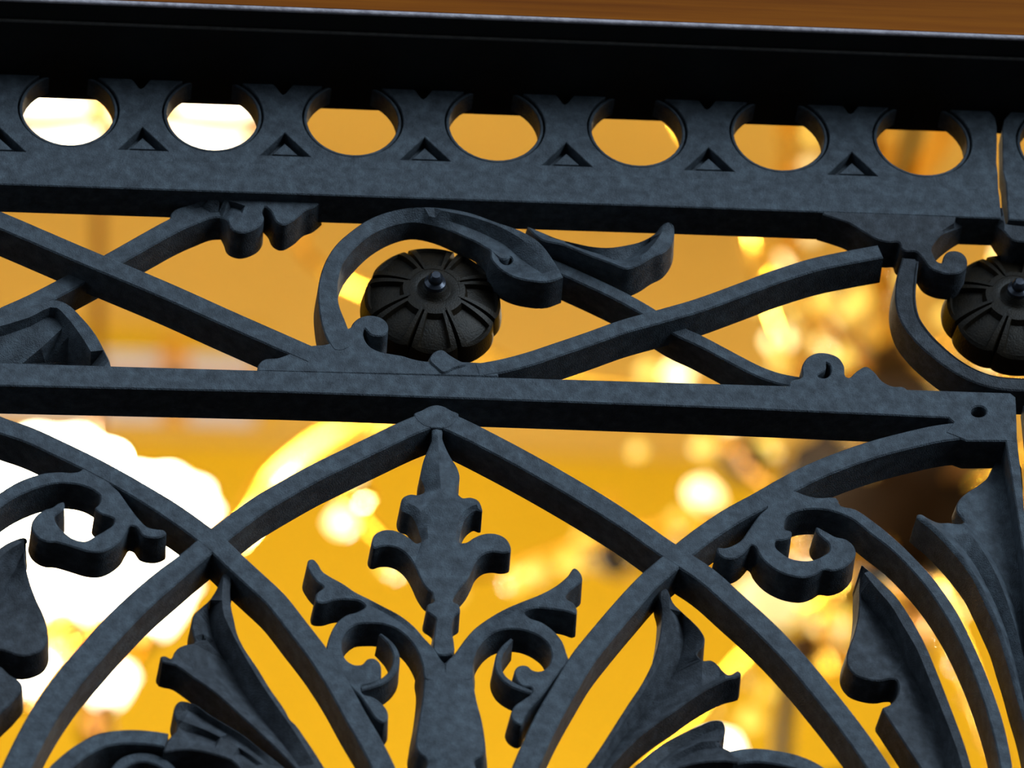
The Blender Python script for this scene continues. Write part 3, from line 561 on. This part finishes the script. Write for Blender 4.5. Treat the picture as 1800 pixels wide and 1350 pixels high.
# ============================================================ CHANDELIERS in the hall behind
YC = 3.6
def Q(px, py, dy=0.0): return PY(px, py, YC + dy)
U = (Q(1000, 700) - Q(999, 700)).length            # metres per picture unit there
def ball(bm, c, r, k=12):
    m = Matrix.Translation(Vector(c)); bmesh.ops.create_uvsphere(bm, u_segments=k, v_segments=k*2//3, radius=r, matrix=m)
def drop(bm, c, r, h):
    lathe(bm, c, [(0, 0), (r*0.55, h*0.12), (r, h*0.38), (r*0.6, h*0.62), (r*0.2, h*0.9), (0, h)], 8)
LCOL = (1.0, 0.90, 0.66)

# --- right chandelier: bronze column, brass arms, candle bulbs, crystals
cx = Q(1572, 700); ax = Vector((cx.x, YC, 0))
def zc(py): return Q(1572, py).z
ch1 = empty('chandelier', (ax.x, ax.y, zc(1180)), 'dark bronze chandelier with brass arms, crystals and small bulbs, hanging at the right', 'chandelier', 'chandeliers in the hall')
bm = bmesh.new(); lathe(bm, ax, [(0, zc(610)), (16*U, zc(600)), (14*U, zc(540)), (9*U, zc(500)), (16*U, zc(480)), (9*U, zc(462)), (9*U, zc(300)), (14*U, zc(285)), (9*U, zc(270)), (8*U, 8.9), (26*U, 9.1), (90*U, 9.25), (90*U, CH - 0.002), (0, CH - 0.002)], 20)
obj('stem', bm, BRONZE, ch1)
bm = bmesh.new(); lathe(bm, ax, [(0, zc(790)), (50*U, zc(780)), (85*U, zc(745)), (92*U, zc(720)), (70*U, zc(690)), (42*U, zc(660)), (30*U, zc(620)), (22*U, zc(590)), (0, zc(588))], 24, 0.05, 12)
obj('body', bm, BRONZE, ch1)
bm = bmesh.new(); lathe(bm, ax, [(0, zc(1020)), (20*U, zc(1015)), (90*U, zc(975)), (160*U, zc(925)), (205*U, zc(870)), (212*U, zc(845)), (190*U, zc(832)), (120*U, zc(820)), (60*U, zc(795)), (0, zc(780))], 32, 0.03, 16)
obj('bowl', bm, BRONZE, ch1)
bm = bmesh.new(); lathe(bm, ax, [(0, zc(1180)), (10*U, zc(1172)), (24*U, zc(1150)), (18*U, zc(1120)), (34*U, zc(1090)), (20*U, zc(1050)), (28*U, zc(1030)), (18*U, zc(1010)), (0, zc(1005))], 20)
obj('pendant_finial', bm, BRASSD, ch1)
def arm_at(parent, ang, prof, r, m, name='arm'):
    bm = bmesh.new(); dx, dy = math.cos(ang), math.sin(ang)
    tube(bm, [(ax.x + dx*R*U, ax.y + dy*R*U, z) for R, z in prof], r*U, 8, 5, r*U*0.75)
    return obj(name, bm, m, parent), Vector((ax.x + dx*prof[-1][0]*U, ax.y + dy*prof[-1][0]*U, prof[-1][1]))
def candle(parent, p, h=34, big=1.0, bm_=None):
    bm = bmesh.new(); lathe(bm, p, [(0, -6*U), (8*U, -4*U), (30*U*big, 6*U), (33*U*big, 10*U), (12*U, 10*U), (11*U, h*U), (0, h*U)], 16, 0.04, 8)
    s = obj('candle_cup', bm, BRASS, parent)
    bm = bmesh.new(); q = p + Vector((0, 0, h*U)); lathe(bm, q, [(0, 0), (9*U*big, 4*U), (17*U*big, 18*U*big), (14*U*big, 34*U*big), (5*U*big, 52*U*big), (0, 58*U*big)], 12)
    obj('bulb', bm, bm_ or BULB, s)
def zz(px_r, py): return (px_r, Q(1572 - px_r, py).z)   # profile point of an arm seen edge on towards the left
# lower tier of long arms
low = [(60, 880), (180, 930), (330, 935), (480, 965), (620, 1010), (740, 1055), (850, 1050), (930, 1000), (972, 940)]
for k in range(6):
    a = math.radians(186 + k * 60)
    o, e = arm_at(ch1, a, [zz(R, y) for R, y in low], 9, BRASS)
    candle(ch1, e, 30, 1.0)
    dx, dy = math.cos(a), math.sin(a)
    for R, y in ((250, 945), (330, 950), (410, 965), (490, 985), (570, 1010), (650, 1040), (800, 1075), (900, 1035)):
        bm = bmesh.new(); r_, z_ = zz(R, y); drop(bm, (ax.x + dx*R*U, ax.y + dy*R*U, z_ - 38*U), 15*U, 36*U)
        obj('crystal', bm, CRYST if R % 20 else BULBD, ch1)  # some crystals given emission in place of refracted glints
# upper tier arms
upr = [(20, 700), (150, 712), (300, 690), (430, 655), (560, 625), (680, 580), (800, 505), (920, 430), (1000, 385), (1040, 330), (1010, 285)]
for k in range(6):
    a = math.radians(172 + k * 60)
    o, e = arm_at(ch1, a, [zz(R, y) for R, y in upr], 10, BRASS)
    bm = bmesh.new(); dx, dy = math.cos(a), math.sin(a)
    for R, y in ((380, 690), (600, 640)):
        r_, z_ = zz(R, y); p = Vector((ax.x + dx*R*U, ax.y + dy*R*U, z_)); candle(ch1, p, 20, 0.9, BULBD if R == 600 else BULB)
    bm.free()
# short inner arms with scrolls and hanging crystals
inn = [(20, 640), (90, 655), (160, 640), (200, 600), (180, 560), (140, 560), (130, 590)]
for k in range(8):
    a = math.radians(180 + k * 45)
    o, e = arm_at(ch1, a, [zz(R, y) for R, y in inn], 8, BRASSD)
    dx, dy = math.cos(a), math.sin(a)
    for R, y, mm in ((200, 610, BULBD), (125, 600, BULBD if k % 2 else CRYST), (165, 570, CRYST)):
        bm = bmesh.new(); r_, z_ = zz(R, y); drop(bm, (ax.x + dx*R*U, ax.y + dy*R*U, z_ - 20*U), 16*U, 40*U); obj('crystal', bm, mm, ch1)  # the emissive ones imitate glinting crystals
# candles round the bowl
for k in range(8):
    a = math.radians(200 + k * 45); dx, dy = math.cos(a), math.sin(a)
    for R, y, b_, mt in ((330, 850, 0.9, BULBD if k % 2 else BULB),):
        r_, z_ = zz(R, y); prof = [zz(60, 900), zz(170, 925), zz(270, 915), (R, z_)]
        o, e = arm_at(ch1, a, prof, 8, BRASSD); candle(ch1, e, 22, b_, mt)
# lower glass bells under the bowl
for px, py, dy, r, mt in ((1350, 1062, -0.10, 58, OPALD), (1262, 1330, 0.02, 42, OPAL), (1455, 1110, 0.05, 34, OPALD), (1030, 955, 0.0, 20, BULBD), (1232, 868, -0.05, 26, BULB), (1345, 790, 0.0, 22, BULBD), (1670, 1075, 0.03, 26, BULBD)):
    bm = bmesh.new(); c = Q(px, py, dy)
    lathe(bm, c, [(0, -r*0.9*U), (r*0.35*U, -r*0.85*U), (r*0.8*U, -r*0.45*U), (r*U, r*0.1*U), (r*0.85*U, r*0.6*U), (0, r*0.62*U)], 16, 0.03, 8)
    sh = obj('glass_shade', bm, mt, ch1)
    bm = bmesh.new(); d_ = Vector((ax.x, ax.y, c.z)); tube(bm, [c + Vector((0, 0, -r*0.85*U)), c.lerp(d_, 0.3) + Vector((0, 0, -60*U)), c.lerp(d_, 0.7) + Vector((0, 0, -30*U)), d_ + Vector((0, 0, 30*U))], 6*U, 8, 5); obj('bracket', bm, BRASSD, ch1)
for k in range(6):
    a = math.radians(150 + k*60); lamp('lamp_light', (ax.x + math.cos(a)*0.66, ax.y + math.sin(a)*0.66, zc(820)), 24, 0.05, LCOL, ch1)

# rods, cups and drops of the right chandelier that show between the scrolls
def rod(pts, r, m, name='arm', par=None):
    bm = bmesh.new(); tube(bm, [Q(*p) for p in pts], r*U, 8, 5); return obj(name, bm, m, par or ch1)
rod([(1385, 120, 0), (1386, 250, 0), (1388, 400, 0), (1386, 452, 0)], 15, BRASS)
rod([(1386, 440, 0), (1400, 500, 0), (1450, 575, 0), (1530, 650, 0)], 8, BRASSD)
rod([(1635, 60, 0.04), (1612, 200, 0.04), (1588, 310, 0.03), (1562, 430, 0.02), (1556, 520, 0), (1560, 640, 0)], 15, BRONZE)
rod([(1540, 120, -0.06), (1560, 250, -0.06), (1535, 380, -0.05), (1550, 520, -0.03), (1560, 640, 0)], 14, BRASS)
rod([(1680, 150, 0.1), (1655, 240, 0.1), (1600, 330, 0.08), (1565, 400, 0.05), (1560, 480, 0)], 14, BRASS)
rod([(1560, 1010, 0.05), (1480, 1060, 0.05), (1410, 1150, 0.05), (1380, 1260, 0.05), (1372, 1400, 0.05)], 15, BRONZE)
rod([(1560, 960, -0.03), (1470, 1010, -0.03), (1450, 1090, -0.03), (1470, 1180, -0.03)], 14, BRASS)
for px, py, r in ((1082, 985, 34), (1418, 1142, 32), (1308, 815, 40), (1480, 800, 50)):
    c_ = Q(px, py, 0); bm = bmesh.new(); lathe(bm, c_, [(0, -r*1.1*U), (r*0.3*U, -r*0.9*U), (r*0.9*U, -r*0.2*U), (r*1.05*U, r*0.4*U), (r*0.8*U, r*0.5*U), (0, r*0.5*U)], 16, 0.04, 8)
    cup = obj('candle_cup', bm, BRONZE, ch1)
for px, py, r, mt in ((1428, 232, 15, BULBD), (1424, 290, 17, OPALD), (1425, 408, 17, OPALD), (1318, 1262, 22, BULBD), (1316, 1200, 12, CRYST), (1345, 1215, 14, BULBD), (1470, 1080, 20, BULBD), (1120, 790, 14, BULBD), (1000, 985, 22, BULBD), (940, 1000, 24, BULBD), (905, 1018, 22, BULBD), (690, 985, 26, BULBD), (600, 912, 26, BULB), (1368, 592, 27, BULB), (1400, 546, 22, BULBD), (1463, 596, 28, BULB), (1447, 528, 22, BULBD), (1508, 522, 22, BULBD), (1552, 560, 20, BULBD), (1190, 652, 28, BULB), (1140, 650, 20, BULBD), (1240, 866, 30, BULB), (1190, 915, 20, BULBD), (1235, 782, 20, BULBD), (1345, 792, 24, OPALD)):
    c_ = Q(px, py, 0.02); bm = bmesh.new(); drop(bm, c_ - Vector((0, 0, r*1.2*U)), r*U, r*2.4*U); obj('crystal', bm, mt, ch1)  # emissive drops stand in for bright glints of crystals and bulbs

# --- left chandelier: scalloped opal glass bells on brass arms under a big opal bowl
bx = Q(170, 1000); bxv = Vector((bx.x, YC, 0))
def zb(py): return Q(170, py).z
ch2 = empty('chandelier', (bxv.x, YC, zb(1330)), 'bright chandelier of scalloped opal glass shades on brass arms, hanging at the left', 'chandelier', 'chandeliers in the hall')
bm = bmesh.new(); lathe(bm, bxv, [(0, zb(1330)), (14*U, zb(1320)), (30*U, zb(1290)), (16*U, zb(1260)), (40*U, zb(1200)), (22*U, zb(1150)), (60*U, zb(1112)), (14*U, zb(1070)), (10*U, zb(900)), (10*U, zb(420)), (8*U, 9.0), (90*U, 9.25), (90*U, CH - 0.002), (0, CH - 0.002)], 20)
obj('stem', bm, BRASSD, ch2)
def bell(px, py, dy, r, m, up_=1, fl=0.05, name='glass_shade', fn=10):
    c = Q(px, py, dy); bm = bmesh.new()
    pr = [(0, -1.0), (0.22, -0.98), (0.36, -0.80), (0.62, -0.55), (0.80, -0.2), (0.86, 0.1), (0.98, 0.32), (1.06, 0.40), (0.9, 0.36), (0, 0.30)]
    lathe(bm, c, [(a*r*U, b*r*U*up_) for a, b in pr], 60, fl, fn)
    s = obj(name, bm, m, ch2)
    bm = bmesh.new(); base = c + Vector((0, 0, -r*U)); d_ = Vector((bxv.x, YC, zb(1130)))
    lathe(bm, base, [(0, -14*U), (14*U, -12*U), (r*0.34*U, 4*U), (r*0.30*U, 10*U), (0, 10*U)], 16); obj('shade_cup', bm, BRASSD, s)
    bm = bmesh.new(); tube(bm, [base + Vector((0, 0, -10*U)), base.lerp(d_, 0.25) + Vector((0, 0, -45*U)), base.lerp(d_, 0.65) + Vector((0, 0, -30*U)), d_], 8*U, 8, 6); obj('arm', bm, BRASS, ch2)
    lamp('lamp_light', c + Vector((0, 0, r*0.75*U + 0.02)), 13 if r > 60 else 4, 0.04, LCOL, ch2)
for px, py, dy, r in ((95, 880, 0.05, 125), (262, 930, 0.02, 108), (-60, 900, 0.0, 120), (110, 1010, -0.16, 100), (255, 1055, -0.12, 80), (-90, 1050, -0.14, 95), (20, 1000, 0.2, 90)):
    bell(px, py, dy, r, OPAL)
for px, py, dy, r in ((188, 1205, -0.22, 44), (45, 1190, -0.20, 44), (120, 1150, 0.10, 40)):
    bell(px, py, dy, r, OPAL if px != 120 else OPALD, fl=0.03, name='small_glass_shade')
# upper bowl with brass straps
c = Q(235, 60, 0); bm = bmesh.new(); R = 330
pr = [(0, -0.52), (0.3, -0.50), (0.6, -0.42), (0.85, -0.25), (0.98, -0.05), (1.0, 0.05), (0, 0.06)]
lathe(bm, c, [(a*R*U, b*R*U) for a, b in pr], 48); obj('opal_bowl', bm, OPALB, ch2)
for k in range(8):
    a = math.radians(20 + 45*k); bm = bmesh.new(); tube(bm, [(c.x + math.cos(a)*q*R*U*1.03, c.y + math.sin(a)*q*R*U*1.03, c.z + zq*R*U*1.04) for q, zq in ((0.12, -0.52), (0.3, -0.51), (0.6, -0.43), (0.85, -0.26), (0.98, -0.05), (1.02, 0.08))], 17*U, 8, 5); obj('strap', bm, BRASSD, ch2)
lamp('lamp_light', c + Vector((0, 0, 0.12)), 22, 0.06, LCOL, ch2)
# brass arm sweeping between the chandeliers belongs to a third fitting, mostly hidden
bm = bmesh.new(); tube(bm, [Q(690, 700), Q(620, 745), Q(540, 790), Q(470, 850), Q(430, 920), Q(330, 1010), bxv + Vector((0, 0, zb(1090)))], 21*U, 10, 6); obj('arm', bm, BRASS, ch2)
